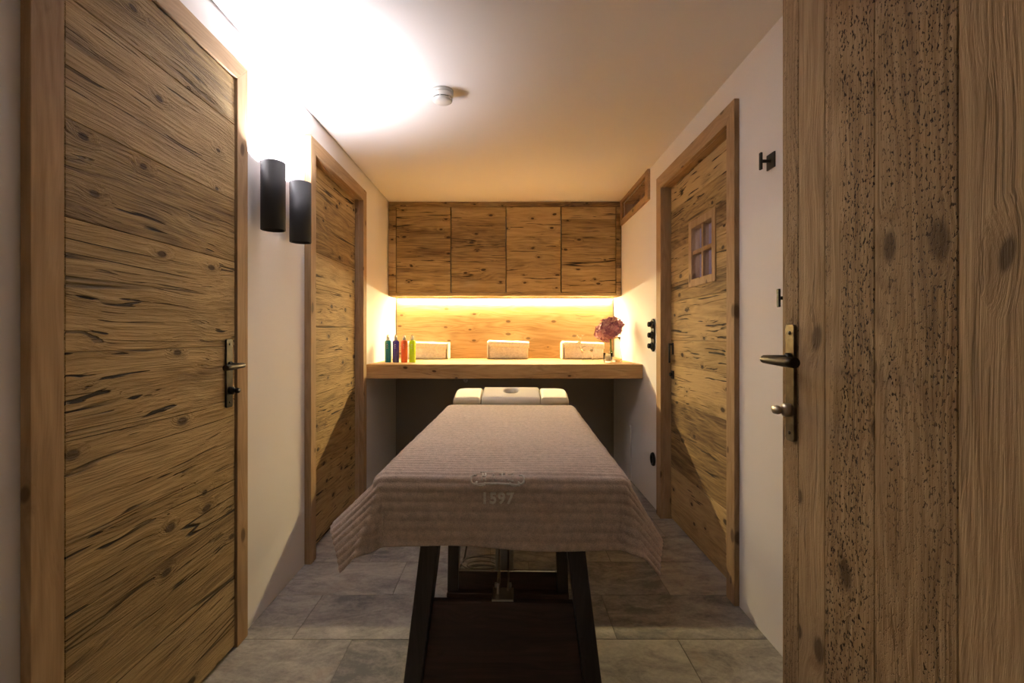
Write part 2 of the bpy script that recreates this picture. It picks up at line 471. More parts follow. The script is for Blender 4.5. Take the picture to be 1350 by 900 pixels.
# floor: grout bed with individually toned slate tiles
fl = empty('floor', (0, 0, 0), 'grey slate tiled floor in running bond', 'floor', kind='structure')
mb = MB(); mb.box(XL - 0.12, XR + 0.12, YF, YB + 0.1, -0.06, -0.0022, bev=0); build('grout_bed', mb, 'grout', fl)
mb = MB()
TD, TWD = 0.304, 0.60
offs = {0: 0.033, 1: -0.19, 2: 0.11, 3: -0.08, -1: 0.24}
y = 1.48 - TD * 7; row = -7
while y < YB:
    off = offs.get(row, (row * 0.223) % 0.6)
    x = off - 0.6 * 3
    while x < XR + 0.12:
        a, b_ = max(x, XL - 0.12), min(x + TWD, XR + 0.12)
        c, d = max(y, YF), min(y + TD, YB)
        if b_ - a > 0.01 and d - c > 0.01:
            mb.box(a + 0.0013, b_ - 0.0013, c + 0.0013, d - 0.0013, -0.012, 0.0, bev=0.0008, seg=1)
        x += TWD
    y += TD; row += 1
build('slate_tiles', mb, 'tile', fl)

# ------------------------------------------------------------------ doors in the side walls
def planks(mb, x0, x1, y0, y1, z0, z1, heights, gap=0.0012, hole=None, bev=0.0018):
    """horizontal boards stacked from z0; hole=(ya,yb,za,zb) is left open"""
    z = z0; i = 0
    while z < z1 - 1e-4:
        h = heights[i % len(heights)]; i += 1
        zt = min(z + h, z1)
        if z1 - zt < 0.05: zt = z1
        segs = [(y0, y1, z, zt)]
        c = (random.random(), random.random(), random.random(), 1)
        if hole and hole[3] > z and hole[2] < zt:
            ya, yb, za, zb = hole
            segs = [(y0, ya, z, zt), (yb, y1, z, zt)]
            if za > z: segs.append((ya, yb, z, za))
            if zb < zt: segs.append((ya, yb, zb, zt))
        for s in segs:
            if s[3] - s[2] > 0.004: mb.box(x0, x1, s[0], s[1], s[2] + gap / 2, s[3] - gap / 2, bev=bev if len(segs) == 1 else 0.0006, seg=1, c=c)
        z = zt

def casing(root, side, xf, xw, xin, D, wn, wf, wt, label=None):
    """jamb + head casing round opening D. xf = front face x, xw = wall face, xin = depth of the lining"""
    y0, y1, z0, z1 = D
    fr = MB()
    lo, hi = min(xf, xin), max(xf, xin)
    # casing boards on the wall face (near jamb, far jamb, head), mitre approximated by a butted head
    a, b_ = min(xf, xw), max(xf, xw)
    e = 0.0005
    def mitre(pts, **k): fr.prism(pts, 0, a, b_, bev=0.0015, **k)
    mitre([(y0 - wn, 0.001), (y0, 0.001), (y0, z1), (y0 - wn, z1 + wt)])
    mitre([(y1, 0.001), (y1 + wf, 0.001), (y1 + wf, z1 + wt), (y1, z1)])
    obj = build('door_casing', fr, 'new_z', root)
    hd = MB()
    hd.prism([(y0 - wn, z1 + wt), (y0, z1), (y1, z1), (y1 + wf, z1 + wt)], 0, a, b_, bev=0.0015)
    build('head_casing', hd, 'new_y', root)
    ln = MB()
    c0, c1 = min(xw, xin), max(xw, xin)
    ln.box(c0, c1, y0 - 0.014, y0 + 0.001, 0.001, z1 + 0.013, bev=0.001)
    ln.box(c0, c1, y1 - 0.001, y1 + 0.014, 0.001, z1 + 0.013, bev=0.001)
    build('door_lining', ln, 'new_z', root)
    lt = MB(); lt.box(c0, c1, y0 + 0.001, y1 - 0.001, z1 - 0.001, z1 + 0.013, bev=0.001)
    build('head_lining', lt, 'new_y', root)
    # unseen dark strips added behind the leaf to block light through the gaps
    st = MB()
    s0, s1 = (xin - 0.012, xin) if side < 0 else (xin, xin + 0.012)
    s0, s1 = (xin, xin + 0.012) if side < 0 else (xin - 0.012, xin)
    st.box(s0, s1, y0 + 0.001, y0 + 0.04, 0.001, z1 - 0.001, bev=0); st.box(s0, s1, y1 - 0.04, y1 - 0.001, 0.001, z1 - 0.001, bev=0)
    st.box(s0, s1, y0 + 0.04, y1 - 0.04, z1 - 0.04, z1 - 0.001, bev=0)
    build('gap_light_stop', st, 'grey_plastic', root)

def plate_pts(w, h, r=0.006, n=4):
    """rounded rectangle outline centred at 0"""
    out = []
    for cx, cy, a0 in ((w / 2 - r, h / 2 - r, 0), (-w / 2 + r, h / 2 - r, 90), (-w / 2 + r, -h / 2 + r, 180), (w / 2 - r, -h / 2 + r, 270)):
        for k in range(n + 1):
            t = R(a0 + 90 * k / n); out.append((cx + r * math.cos(t), cy + r * math.sin(t)))
    return out

# --- door 1: near left, rough-hewn, closed, flush
d1 = empty('door_1', (XL, 1.395, 0), 'large rough-hewn plank door nearest on the left wall with long bronze handle plate', 'door', kind='structure')
casing(d1, -1, -0.963, XL, -1.085, D1, 0.075, 0.070, 0.067)
mb = MB()
planks(mb, -1.012, -0.970, D1[0] + 0.009, D1[1] - 0.005, 0.012, D1[3] - 0.004, [0.27, 0.21, 0.16, 0.24, 0.19, 0.30, 0.22])
leaf = build('door_leaf', mb, 'hewn_y', d1)
def handle_set(root, xs, dirn, yc, z0, z1, yl, zl, zk, mats, w=0.038, length=0.115, out=0.058):
    """long plate with lever and thumb turn; dirn = +1/-1 the way it stands out along x; yl = lever tip y"""
    mb = MB(); zc = (z0 + z1) / 2
    mb.prism([(yc + p[0], zc + p[1]) for p in plate_pts(w, z1 - z0, 0.007)], 0, min(xs, xs + dirn * 0.007), max(xs, xs + dirn * 0.007), bev=0.0012)
    pl = build('handle_plate', mb, mats[0], root)
    mb = MB()
    for zz in (z0 + 0.018, z1 - 0.018): mb.lathe([(0.0042, 0), (0.0042, 0.001), (0.003, 0.0022), (0, 0.0022)], (xs + dirn * 0.007, yc, zz), 'x' if dirn > 0 else '-x', n=12)
    build('screw', mb, 'grey_plastic', pl)
    xo = xs + dirn * out
    mb = MB()
    mb.lathe([(0.013, 0), (0.013, 0.006), (0.010, 0.010)], (xs + dirn * 0.007, yc, zl), 'x' if dirn > 0 else '-x', n=20)
    sgn = 1 if yl > yc else -1
    pts = [(xs + dirn * 0.010, yc, zl)]
    for k in range(7):
        t = k / 6 * PI / 2
        pts.append((xo - dirn * 0.012 + dirn * 0.012 * math.sin(t), yc + sgn * 0.012 * (1 - math.cos(t)), zl))
    for k in range(1, 7):
        pts.append((xo + dirn * 0.002 * math.sin(k / 6 * PI), yc + sgn * (0.012 + (length - 0.012) * k / 6), zl - 0.002 * (k / 6)))
    rr = [0.0085] * 8 + [0.0088, 0.009, 0.0094, 0.0098, 0.0100, 0.0100]
    mb.tube(pts, rr, n=14)
    build('lever', mb, mats[1], pl)
    mb = MB()
    ax = 'x' if dirn > 0 else '-x'
    mb.lathe([(0.014, 0), (0.014, 0.012), (0.011, 0.014), (0.0075, 0.016), (0.0075, 0.022)], (xs + dirn * 0.007, yc, zk), ax, n=20)
    mb.lathe([(0.0, 0.020), (0.011, 0.021), (0.0125, 0.026), (0.011, 0.032), (0, 0.033)], (xs + dirn * 0.007, yc, zk), ax, n=20, sy=1.0, sx=0.75)
    build('thumb_turn', mb, mats[2], pl)
    return pl
handle_set(d1, -0.970, 1, 1.687, 0.869, 1.107, 1.57, 1.016, 0.928, ('bronzed', 'bronzed', 'black'))

# --- door 2: far left, recessed
d2 = empty('door_2', (XL, 2.83, 0), 'weathered plank door further along the left wall beyond the lamps, set deep in its casing', 'door', kind='structure')
casing(d2, -1, -0.952, XL, -1.085, D2, 0.062, 0.070, 0.075)
mb = MB()
planks(mb, -1.045, -1.005, D2[0] + 0.005, D2[1] - 0.014, 0.012, D2[3] - 0.006, [0.22, 0.17, 0.2, 0.14, 0.25, 0.18])
build('door_leaf', mb, 'old_y', d2)

# --- door 3: right wall with little four-pane window
d3 = empty('door_3', (XR, 2.51, 0), 'plank door in the right wall with a small four-pane window', 'door', kind='structure')
casing(d3, 1, 0.944, XR, 1.065, D3, 0.073, 0.085, 0.078)
mb = MB()
WH = (2.345, 2.615, 1.415, 1.70)      # clear window opening in the leaf
planks(mb, 1.005, 1.045, D3[0] + 0.005, D3[1] - 0.009, 0.012, D3[3] - 0.006, [0.11, 0.20, 0.24, 0.17, 0.21, 0.15, 0.23], hole=WH)
leaf3 = build('door_leaf', mb, 'old_y', d3)
mb = MB(); fw = 0.034
a, b_, c, d = WH
mb.box(0.999, 1.050, a - fw, a + 0.006, c - fw, d + fw, bev=0.002); mb.box(0.999, 1.050, b_ - 0.006, b_ + fw, c - fw, d + fw, bev=0.002)
mb.box(0.9992, 1.050, a + 0.006, b_ - 0.006, c - fw, c + 0.006, bev=0.002); mb.box(0.9992, 1.050, a + 0.006, b_ - 0.006, d - 0.006, d + fw, bev=0.002)
wf_ = build('window_frame', mb, 'new_z', d3)
mb = MB(); ym, zm = (a + b_) / 2, (c + d) / 2 + 0.005
mb.box(1.006, 1.040, ym - 0.011, ym + 0.011, c + 0.006, d - 0.006, bev=0.002); mb.box(1.007, 1.039, a + 0.006, b_ - 0.006, zm - 0.011, zm + 0.011, bev=0.002)
build('glazing_bar', mb, 'new_z', wf_)
mb = MB(); mb.box(1.022, 1.026, a + 0.001, b_ - 0.001, c + 0.001, d - 0.001, bev=0); build('window_pane', mb, 'pane', wf_)
# pull and lock rosette by the far edge
mb = MB()
mb.box(1.000, 1.005, 2.895, 2.918, 1.005, 1.075, bev=0.001); mb.box(0.986, 1.005, 2.900, 2.914, 1.060, 1.073, bev=0.002); mb.box(0.978, 0.987, 2.899, 2.915, 0.955, 1.073, bev=0.003)
build('pull_handle', mb, 'black', d3)
mb = MB(); mb.box(0.998, 1.005, 2.889, 2.928, 0.862, 0.908, bev=0.001); mb.lathe([(0.011, 0), (0.011, 0.012), (0.008, 0.016), (0, 0.016)], (0.998, 2.908, 0.886), '-x', n=16)
build('lock_rosette', mb, 'black', d3)

# --- door 4: open leaf close to the camera on the right
d4 = empty('door_4', (0.62, 0.16, 0), 'big upright-plank door standing open closest to the viewer at the right', 'door', kind='structure')
mb = MB()
edges = [1.046, 0.989, 0.907, 0.785, 0.640, 0.505, 0.36, 0.22, 0.165]
boards = [(0.45, .2, .45, 1), (0.85, .7, .05, 1), (0.50, .35, .85, 1), (0.32, .9, 1.0, 1), (0.75, .13, .02, 1), (0.25, .6, .9, 1), (0.5, .45, .6, 1), (0.6, .8, .3, 1)]
for bc, e0, e1 in zip(boards, edges, edges[1:]):
    mb.box(0.598, 0.638, e1 + 0.0004, e0 - 0.0004, 0.008, 2.06, bev=0.0012, seg=1, c=bc)
leaf4 = build('door_leaf', mb, 'old_z', d4)
handle_set(d4, 0.598, -1, 1.008, 0.900, 1.143, 0.90, 1.071, 0.965, ('bronze', 'bronzed', 'nickel'), w=0.030, out=0.064)
mb = MB()
for zz in (0.25, 1.75): mb.lathe([(0.008, -0.05), (0.008, 0.05)], (0.645, 0.150, zz), 'z', n=14)
build('hinge', mb, 'bronzed', d4)

# --- transom window high on the right wall
w1 = empty('window_1', (XR, 3.63, 2.03), 'narrow timber-framed transom window up under the ceiling on the right', 'window', kind='structure')
mb = MB(); y0, y1, z0, z1 = TW
X0, X1 = 0.948, 0.975
mb.box(X0, X1, y0 - 0.065, y0, z0 - 0.045, H - 0.001, bev=0.002); mb.box(X0, X1, y1, y1 + 0.045, z0 - 0.045, H - 0.001, bev=0.002)
mb.box(X0 + 0.0006, X1, y0, y1, z0 - 0.045, z0, bev=0.002); mb.box(X0 + 0.0006, X1, y0, y1, z1, H - 0.001, bev=0.002)
build('window_frame', mb, 'new_y', w1)
mb = MB()
mb.box(0.975, 1.085, y0 - 0.001, y0 + 0.012, z0 - 0.001, z1 + 0.001, bev=0); mb.box(0.975, 1.085, y1 - 0.012, y1 + 0.001, z0 - 0.001, z1 + 0.001, bev=0)
mb.box(0.975, 1.085, y0 + 0.012, y1 - 0.012, z0 - 0.001, z0 + 0.012, bev=0); mb.box(0.975, 1.085, y0 + 0.012, y1 - 0.012, z1 - 0.012, z1 + 0.001, bev=0)
mb.box(1.03, 1.055, y0 + 0.40, y0 + 0.43, z0 + 0.012, z1 - 0.012, bev=0.001)
build('window_lining', mb, 'new_z', w1)
mb = MB(); mb.box(1.040, 1.044, y0 + 0.0125, y1 - 0.0125, z0 + 0.0125, z1 - 0.0125, bev=0); build('window_pane', mb, 'pane', w1)

# the neighbouring room glimpsed through those panes
mb = MB()
mb.box(2.1, 2.16, 1.6, 4.6, 0, 2.5, bev=0); mb.box(1.085, 2.1, 4.6, 4.66, 0, 2.5, bev=0); mb.box(1.085, 2.1, 1.54, 1.6, 0, 2.5, bev=0)
mb.box(1.085, 2.16, 1.54, 4.66, 2.5, 2.56, bev=0); mb.box(1.085, 2.16, 1.54, 4.66, -0.06, -0.01, bev=0)
tag(build('wall_beyond', mb, 'lilac'), 'pale lilac walls of the next room behind the small door window', 'wall', kind='structure')
mb = MB()
mb.box(2.06, 2.099, 1.7, 4.55, 1.62, 1.68, bev=0.002); mb.box(2.04, 2.099, 3.30, 3.36, 0.0, 2.45, bev=0.002); mb.box(2.04, 2.099, 3.62, 3.80, 0.0, 2.45, bev=0.002)
tag(build('trim_1', mb, 'new_z'), 'brown timber posts and rail in the room behind the door window', 'trim', kind='structure')

# ------------------------------------------------------------------ back: cabinet, light strip, backsplash, counter
CZ0, CYF = 1.45, 4.03
cab = empty('wall_cabinet', (0, 4.18, CZ0), 'long weathered plank wall cabinet with four flush doors above the lit counter', 'cabinet')
mb = MB()
mb.box(XL + 0.002, XR - 0.002, CYF + 0.022, YB - 0.001, CZ0, CZ0 + 0.022, bev=0.001)
mb.box(XL + 0.002, XR - 0.002, CYF + 0.022, YB - 0.001, H - 0.05, H - 0.002, bev=0.001)
mb.box(XL + 0.002, XL + 0.022, CYF + 0.022, YB - 0.001, CZ0 + 0.022, H - 0.05, bev=0.001); mb.box(XR - 0.022, XR - 0.002, CYF + 0.022, YB - 0.001, CZ0 + 0.022, H - 0.05, bev=0.001)
build('carcass', mb, 'old_x', cab)
xs = [-0.916, -0.459, 0.001, 0.460, 0.918]
def xplanks(mb, x0, x1, y0, y1, z0, z1, hs):
    z = z0; i = 0
    while z < z1 - 1e-4:
        zt = min(z + hs[i % len(hs)], z1); i += 1
        if z1 - zt < 0.04: zt = z1
        mb.box(x0, x1, y0, y1, z + 0.0006, zt - 0.0006, bev=0.0012, seg=1); z = zt
for k in range(4):
    mb = MB(); random.seed(40 + k * 7)
    xplanks(mb, xs[k] + 0.0038, xs[k + 1] - 0.0038, CYF, CYF + 0.02, CZ0 + 0.027, H - 0.045,
            [[0.17, 0.14, 0.24, 0.2], [0.10, 0.16, 0.12, 0.19, 0.2], [0.14, 0.22, 0.11, 0.3], [0.2, 0.13, 0.17, 0.11, 0.2]][k])
    build('cabinet_door', mb, 'old_x', cab)
for x0, x1 in ((XL + 0.006, xs[0] - 0.001), (xs[4] + 0.001, XR - 0.003)):
    mb = MB(); xplanks(mb, x0, x1, CYF, CYF + 0.02, CZ0 + 0.001, H - 0.046, [0.14, 0.09, 0.2, 0.12]); build('end_filler', mb, 'old_x', cab)
mb = MB(); mb.box(XL + 0.006, XR - 0.003, CYF, CYF + 0.02, H - 0.042, H - 0.003, bev=0.001); build('top_filler', mb, 'old_x', cab)
mb = MB(); mb.box(xs[0] + 0.001, xs[4] - 0.001, CYF, CYF + 0.02, CZ0 + 0.001, CZ0 + 0.024, bev=0.001); build('bottom_rail', mb, 'old_x', cab)

mb = MB(); mb.box(XL + 0.012, XR - 0.012, YB - 0.018, YB - 0.0005, 0.918, CZ0 - 0.001, bev=0.001)
bs = build('backsplash_panel', mb, 'splash_x', None, (0, YB - 0.009, 0.918))
tag(bs, 'glowing knotty pine panel on the end wall between counter and wall cabinet', 'wall panel')

led = empty('led_strip_light', (0, 4.29, CZ0 - 0.002), 'warm glowing light strip hidden under the back of the wall cabinet', 'light')
mb = MB()
mb.box(-0.955, 0.935, 4.2835, 4.306, CZ0 - 0.003, CZ0 - 0.001, bev=0.0005); mb.box(-0.955, 0.935, 4.2835, 4.2850, CZ0 - 0.0120, CZ0 - 0.001, bev=0.0003); mb.box(-0.955, 0.935, 4.3035, 4.306, CZ0 - 0.0165, CZ0 - 0.003, bev=0.0005)
build('channel', mb, 'steel', led)
mb = MB(); mb.box(-0.953, 0.933, 4.2965, 4.3033, CZ0 - 0.0155, CZ0 - 0.0033, bev=0.001); build('diffuser', mb, 'led', led)

CT = 0.916
ctr = empty('counter_shelf', (0, 3.85, 0.815), 'thick knotty pine counter running wall to wall under the glowing panel', 'counter')
mb = MB(); yy = 3.43
for wd in (0.22, 0.21, 0.24, 0.23):
    mb.box(XL + 0.001, XR - 0.001, yy, min(yy + wd, YB - 0.001), CT - 0.045, CT, bev=0.0008, seg=1); yy += wd
build('top_board', mb, 'new_x', ctr)
mb = MB(); mb.box(XL + 0.001, XR - 0.001, 3.406, 3.4296, CT - 0.101, CT, bev=0.0025)
build('front_board', mb, 'new_x', ctr)
mb = MB(); mb.box(XL + 0.001, XL + 0.03, 3.43, YB - 0.001, CT - 0.095, CT - 0.046, bev=0.001); mb.box(XR - 0.03, XR - 0.001, 3.43, YB - 0.001, CT - 0.095, CT - 0.046, bev=0.001)
mb.box(XL + 0.03, XR - 0.03, YB - 0.03, YB - 0.001, CT - 0.095, CT - 0.046, bev=0.001)
build('support_batten', mb, 'new_x', ctr)
# little fittings under the counter's front edge
mb = MB(); pts = [(-0.283 + 0.011 * math.cos(t), 3.418, 0.801 + 0.011 * math.sin(t)) for t in [2 * PI * k / 16 for k in range(16)]]
mb.tube(pts, 0.0028, n=8, closed=True); mb.box(-0.287, -0.279, 3.414, 3.422, 0.810, 0.8149, bev=0.001)
tag(build('ring_hook', mb, 'steel', None, (-0.283, 3.418, 0.815)), 'tiny bright ring hook under the front edge of the counter', 'hook')
mb = MB(); mb.lathe([(0.013, 0), (0.013, 0.006), (0.009, 0.011), (0, 0.012)], (0.176, 3.45, 0.8199), '-z', n=18)
mb.lathe([(0.016, 0), (0.016, 0.0505)], (0.176, 3.45, 0.8200), 'z', n=18)
tag(build('switch_button', mb, 'black', None, (0.176, 3.45, 0.81)), 'small dark round button under the front edge of the counter', 'switch')
# cable duct on the right wall below the counter
mb = MB(); mb.box(XR - 0.010, XR - 0.0003, 3.72, 3.745, 0.002, 0.42, bev=0.001); mb.box(XR - 0.012, XR - 0.0003, 3.719, 3.746, 0.40, 0.425, bev=0.001)
tag(build('cable_duct', mb, 'white_plastic', None, (XR, 3.73, 0)), 'thin white cable duct upright on the right wall under the counter', 'cable duct')

# ------------------------------------------------------------------ wall lamps
def wall_lamp(name, y, label):
    t = empty(name, (XL, y, 1.668), label, 'wall lamp', 'black cylinder wall lamps')
    cx = -0.917; r = 0.0455; z0, z1 = 1.535, 1.80
    mb = MB()
    mb.lathe([(r - 0.004, z0), (r, z0), (r, z1), (r - 0.0035, z1), (r - 0.0035, z1 - 0.09), (0.0, z1 - 0.09), (0, z0 + 0.03), (r - 0.004, z0 + 0.03), (r - 0.004, z0)], (cx, y, 0), 'z', n=48)
    body = build('lamp_body', mb, 'lampblack', t)
    mb = MB(); mb.box(XL + 0.0005, XL + 0.004, y + 0.042, y + 0.085, 1.62, 1.72, bev=0.001); mb.box(XL + 0.004, cx - 0.020, y + 0.0435, y + 0.060, 1.645, 1.695, bev=0.001)
    build('wall_bracket', mb, 'lampblack', t)
    mb = MB(); mb.lathe([(0, z1 - 0.070), (0.024, z1 - 0.070), (0.027, z1 - 0.075), (0.020, z1 - 0.0895), (0, z1 - 0.0895)], (cx, y, 0), 'z', n=24)
    build('bulb', mb, 'bulb', t)
    L = bpy.data.lights.new('uplight', 'POINT'); L.energy = LAMP_W; L.color = LAMP_C; L.shadow_soft_size = 0.030
    # wide-beam optic: more light sideways than straight up, the way an uplighter spreads over a low ceiling
    L.use_nodes = True; g = NG(L.node_tree)
    em = [n for n in L.node_tree.nodes if n.type == 'EMISSION'][0]
    ge = g.n('ShaderNodeNewGeometry'); sx = g.n('ShaderNodeSeparateXYZ'); g.lk(ge.outputs['Incoming'], sx.inputs[0])
    cz = g.math('MAXIMUM', g.math('ABSOLUTE', sx.outputs[2]), 0.22)
    g.lk(g.math('POWER', cz, LAMP_POW), em.inputs['Strength'])
    lo = bpy.data.objects.new('uplight', L); link(lo, t); lo.location = (cx - XL, 0, z1 - 0.046 - 1.668)
    return t
LAMP_W, LAMP_C, LAMP_POW = 23.0, (0.97, 0.955, 1.03), -1.2
wall_lamp('wall_lamp', 1.905, 'black cylinder wall lamp beside the near rough-hewn door, the closer of two')
wall_lamp('wall_lamp', 2.158, 'black cylinder wall lamp against the far left door casing, the farther of two')

# smoke detector
sd = empty('smoke_detector', (-0.290, 2.21, H), 'round white smoke detector on the ceiling', 'smoke detector')
mb = MB(); mb.lathe([(0, 0), (0.050, 0), (0.050, 0.010), (0.047, 0.014)], (-0.290, 2.21, H), '-z', n=40); build('base', mb, 'white_plastic', sd)
mb = MB(); mb.lathe([(0.047, 0.0142), (0.049, 0.018), (0.048, 0.032), (0.046, 0.035)], (-0.290, 2.21, H), '-z', n=40); build('housing', mb, 'white_plastic', sd)
mb = MB(); mb.lathe([(0.042, 0.034), (0.042, 0.039)], (-0.290, 2.21, H), '-z', n=40); build('sensor_slot', mb, 'grey_plastic', sd)
mb = MB(); mb.lathe([(0.045, 0.0392), (0.044, 0.046), (0.036, 0.052), (0.0, 0.054)], (-0.290, 2.21, H), '-z', n=40)
for k in range(6):
    t = 2 * PI * k / 6 + 0.4; mb.box(-0.003, 0.003, -0.003, 0.003, -0.006, 0.006, bev=0.0005, mtx=Matrix.Translation((-0.290 + 0.043 * math.cos(t), 2.21 + 0.043 * math.sin(t), H - 0.036)))
build('cap', mb, 'white_plastic', sd)

# ------------------------------------------------------------------ right wall fittings
def coat_hook(y, z, label):
    t = empty('coat_hook', (XR, y, z), label, 'hook', 'black coat hooks on the right wall')
    mb = MB(); mb.box(XR - 0.006, XR - 0.0003, y - 0.026, y + 0.026, z - 0.028, z + 0.028, bev=0.0012); build('wall_plate', mb, 'black', t)
    mb = MB(); mb.lathe([(0.006, 0), (0.006, 0.030)], (XR - 0.006, y, z), '-x', n=16); build('stem', mb, 'black', t)
    mb = MB(); mb.box(XR - 0.044, XR - 0.036, y - 0.007, y + 0.007, z - 0.031, z + 0.031, bev=0.002); build('peg', mb, 'black', t)
coat_hook(1.755, 1.752, 'black square-plated coat hook high on the bare right wall')
coat_hook(1.640, 1.247, 'black coat hook lower on the right wall, half hidden by the open door edge')

sw = empty('light_switch', (XR, 3.155, 1.12), 'black three-knob rotary switch plate beside the right door casing', 'switch')
mb = MB()
mb.prism([(3.155 + p[0], 1.122 + p[1]) for p in plate_pts(0.062, 0.215, 0.03, 8)], 0, XR - 0.010, XR - 0.0003, bev=0.002)
build('wall_plate', mb, 'black', sw)
for zz in (1.192, 1.122, 1.052):
    mb = MB(); mb.lathe([(0.027, 0), (0.026, 0.007), (0.020, 0.012)], (XR - 0.010, 3.155, zz), '-x', n=24); ring = build('knob_ring', mb, 'bronzed', sw)
    mb = MB(); mb.lathe([(0.017, 0), (0.017, 0.016), (0.012, 0.020), (0, 0.021)], (XR - 0.021, 3.155, zz), '-x', n=20); build('knob', mb, 'black', ring)
so = empty('wall_socket', (XR, 3.16, 0.312), 'round black power socket low on the right wall', 'socket')
mb = MB(); mb.lathe([(0.0, 0), (0.044, 0), (0.044, 0.006), (0.040, 0.012), (0.028, 0.014), (0.026, 0.004), (0.0, 0.004)], (XR - 0.0003, 3.16, 0.312), '-x', n=36); build('cover_ring', mb, 'black', so)
mb = MB()
for dy in (-0.0095, 0.0095): mb.lathe([(0.003, 0), (0.003, 0.0015)], (XR - 0.0045, 3.16 + dy, 0.312), '-x', n=10)
build('contact', mb, 'grey_plastic', so)

# ------------------------------------------------------------------ counter-top things
def bottle(x, y, col, label):
    t = empty('spray_bottle', (x, y, CT), label, 'bottle', 'coloured spray bottles on the counter')
    z = CT + 0.0004; r = 0.0245
    mb = MB(); mb.lathe([(0, 0), (r * 0.92, 0), (r, 0.004), (r, 0.152), (r * 0.96, 0.160), (r * 0.72, 0.166), (r * 0.45, 0.168), (0, 0.168)], (x, y, z), 'z', n=32)
    body = build('bottle_body', mb, col, t)
    mb = MB(); mb.lathe([(0, 0.1684), (0.009, 0.1684), (0.009, 0.182), (0.006, 0.184), (0.006, 0.192), (0, 0.193)], (x, y, z), 'z', n=20); build('spray_pump', mb, 'white_plastic', t)
    mb = MB(); mb.lathe([(0.0135, 0.1686), (0.0125, 0.190), (0.0085, 0.206), (0.0065, 0.208), (0, 0.208), (0, 0.206), (0.0060, 0.206), (0.0080, 0.204), (0.0112, 0.190), (0.0122, 0.1686), (0.0135, 0.1686)], (x, y, z), 'z', n=24); build('clear_cap', mb, 'cap', t)
    mb = MB()
    def pq(a, zz): return (x + (r + 0.0005) * math.sin(a), y - (r + 0.0005) * math.cos(a), z + zz)
    for (a0, z0, a1, z1) in ((-0.3, 0.128, 0.0, 0.138), (0.0, 0.138, 0.3, 0.128), (-0.22, 0.120, 0.22, 0.120), (-0.3, 0.108, 0.3, 0.108)):
        mb.tube([pq(a0 + (a1 - a0) * k / 4, z0 + (z1 - z0) * k / 4) for k in range(5)], 0.0010, n=6)
    build('printed_mark', mb, 'print', body)
    return t
bottle(-0.894, 3.665, 'teal', 'slim teal spray bottle, first of the row from the left wall')
bottle(-0.833, 3.66, 'navy', 'slim navy blue spray bottle between the teal and orange ones')
bottle(-0.770, 3.665, 'orange', 'slim orange spray bottle between the navy and lime ones')
bottle(-0.708, 3.66, 'lime', 'slim lime green spray bottle nearest the folded towel')

def folded_towel(xc, yc, w, h, dpt, label, lean=0.0, flip=1):
    """a towel folded in three and then rolled over: a spiral strip with real thickness"""
    t = empty('folded_towel', (xc, yc, CT), label, 'towel', 'folded white towels on the counter')
    z0 = CT + 0.0008
    def strip(name, prof, thick, x0, x1, n=22, bul=0.004):
        b = bmesh.new(); rows = []
        for i in range(n + 1):
            u = i / n; xx = x0 + (x1 - x0) * u
            e = math.sin(PI * min(1, max(0, u))) ** 0.3
            row = []
            for j, (py, pz) in enumerate(prof):
                q = noise.noise(Vector((xx * 14 + xc * 5, py * 25, pz * 25))) * bul
                row.append(b.verts.new((xx + q * 0.6, yc + py + q, z0 + max(0.0, pz + q * (1 if pz > 0.02 else 0) - lean * (u - 0.5) * pz))))
            rows.append(row)
        for r0, r1 in zip(rows, rows[1:]):
            m = len(r0)
            for j in range(m):
                f = b.faces.new([r0[j], r0[(j + 1) % m], r1[(j + 1) % m], r1[j]]); f.smooth = True
        b.faces.new(rows[0]); b.faces.new(list(reversed(rows[-1])))
        bmesh.ops.recalc_face_normals(b, faces=b.faces)
        mb = MB(); mb.merge(b)
        return build(name, mb, 'white_towel', t)
    def rrect(w2, hh, r, oy=0, oz=0, n=5):
        return [(oy + p[0], oz + hh / 2 + p[1]) for p in plate_pts(w2, hh, r, n)]
    # lower bundle, and the upper flap that folds over the front and one end
    strip('folded_body', rrect(dpt, h * 0.80, 0.020), 0, xc - w / 2 + 0.006, xc + w / 2 - 0.006)
    th = 0.020
    prof = [(-dpt / 2 - 0.004, h * 0.80 - 0.030)]
    out = [(-dpt / 2 - 0.006, h * 0.62), (-dpt / 2 - 0.008, h * 0.90), (-dpt / 2 + 0.010, h * 0.985), (0, h), (dpt / 2 - 0.012, h * 0.985), (dpt / 2 + 0.006, h * 0.88), (dpt / 2 + 0.006, h * 0.45)]
    inn = [(dpt / 2 + 0.0005, h * 0.45), (dpt / 2 + 0.0005, h * 0.79), (dpt / 2 - 0.014, h * 0.805), (0, h * 0.81), (-dpt / 2 + 0.014, h * 0.805), (-dpt / 2 - 0.0005, h * 0.78), (-dpt / 2 - 0.0005, h * 0.62)]
    strip('top_fold', out + inn, 0, xc - w / 2 - 0.002, xc + w / 2 + 0.002)
    # turned edge on one end
    xe = xc + flip * (w / 2 + 0.001)
    b = MB()
    prof = plate_pts(dpt + 0.012, h * 0.97, 0.02, 4)
    b.prism([(yc + p[0], z0 + h * 0.485 + p[1]) for p in prof], 0, min(xe, xe + flip * 0.012), max(xe, xe + flip * 0.012), bev=0.004)
    build('folded_end', b, 'white_towel', t)
    return t
folded_towel(-0.690, 4.205, 0.37, 0.148, 0.155, 'folded white towel behind the row of spray bottles', lean=0.10, flip=1)
folded_towel(0.024, 4.205, 0.345, 0.158, 0.155, 'folded white towel lying alone at the middle of the counter', lean=0.08, flip=-1)
folded_towel(0.665, 4.205, 0.345, 0.150, 0.155, 'folded white towel behind the glass deer and vase', lean=0.10, flip=-1)

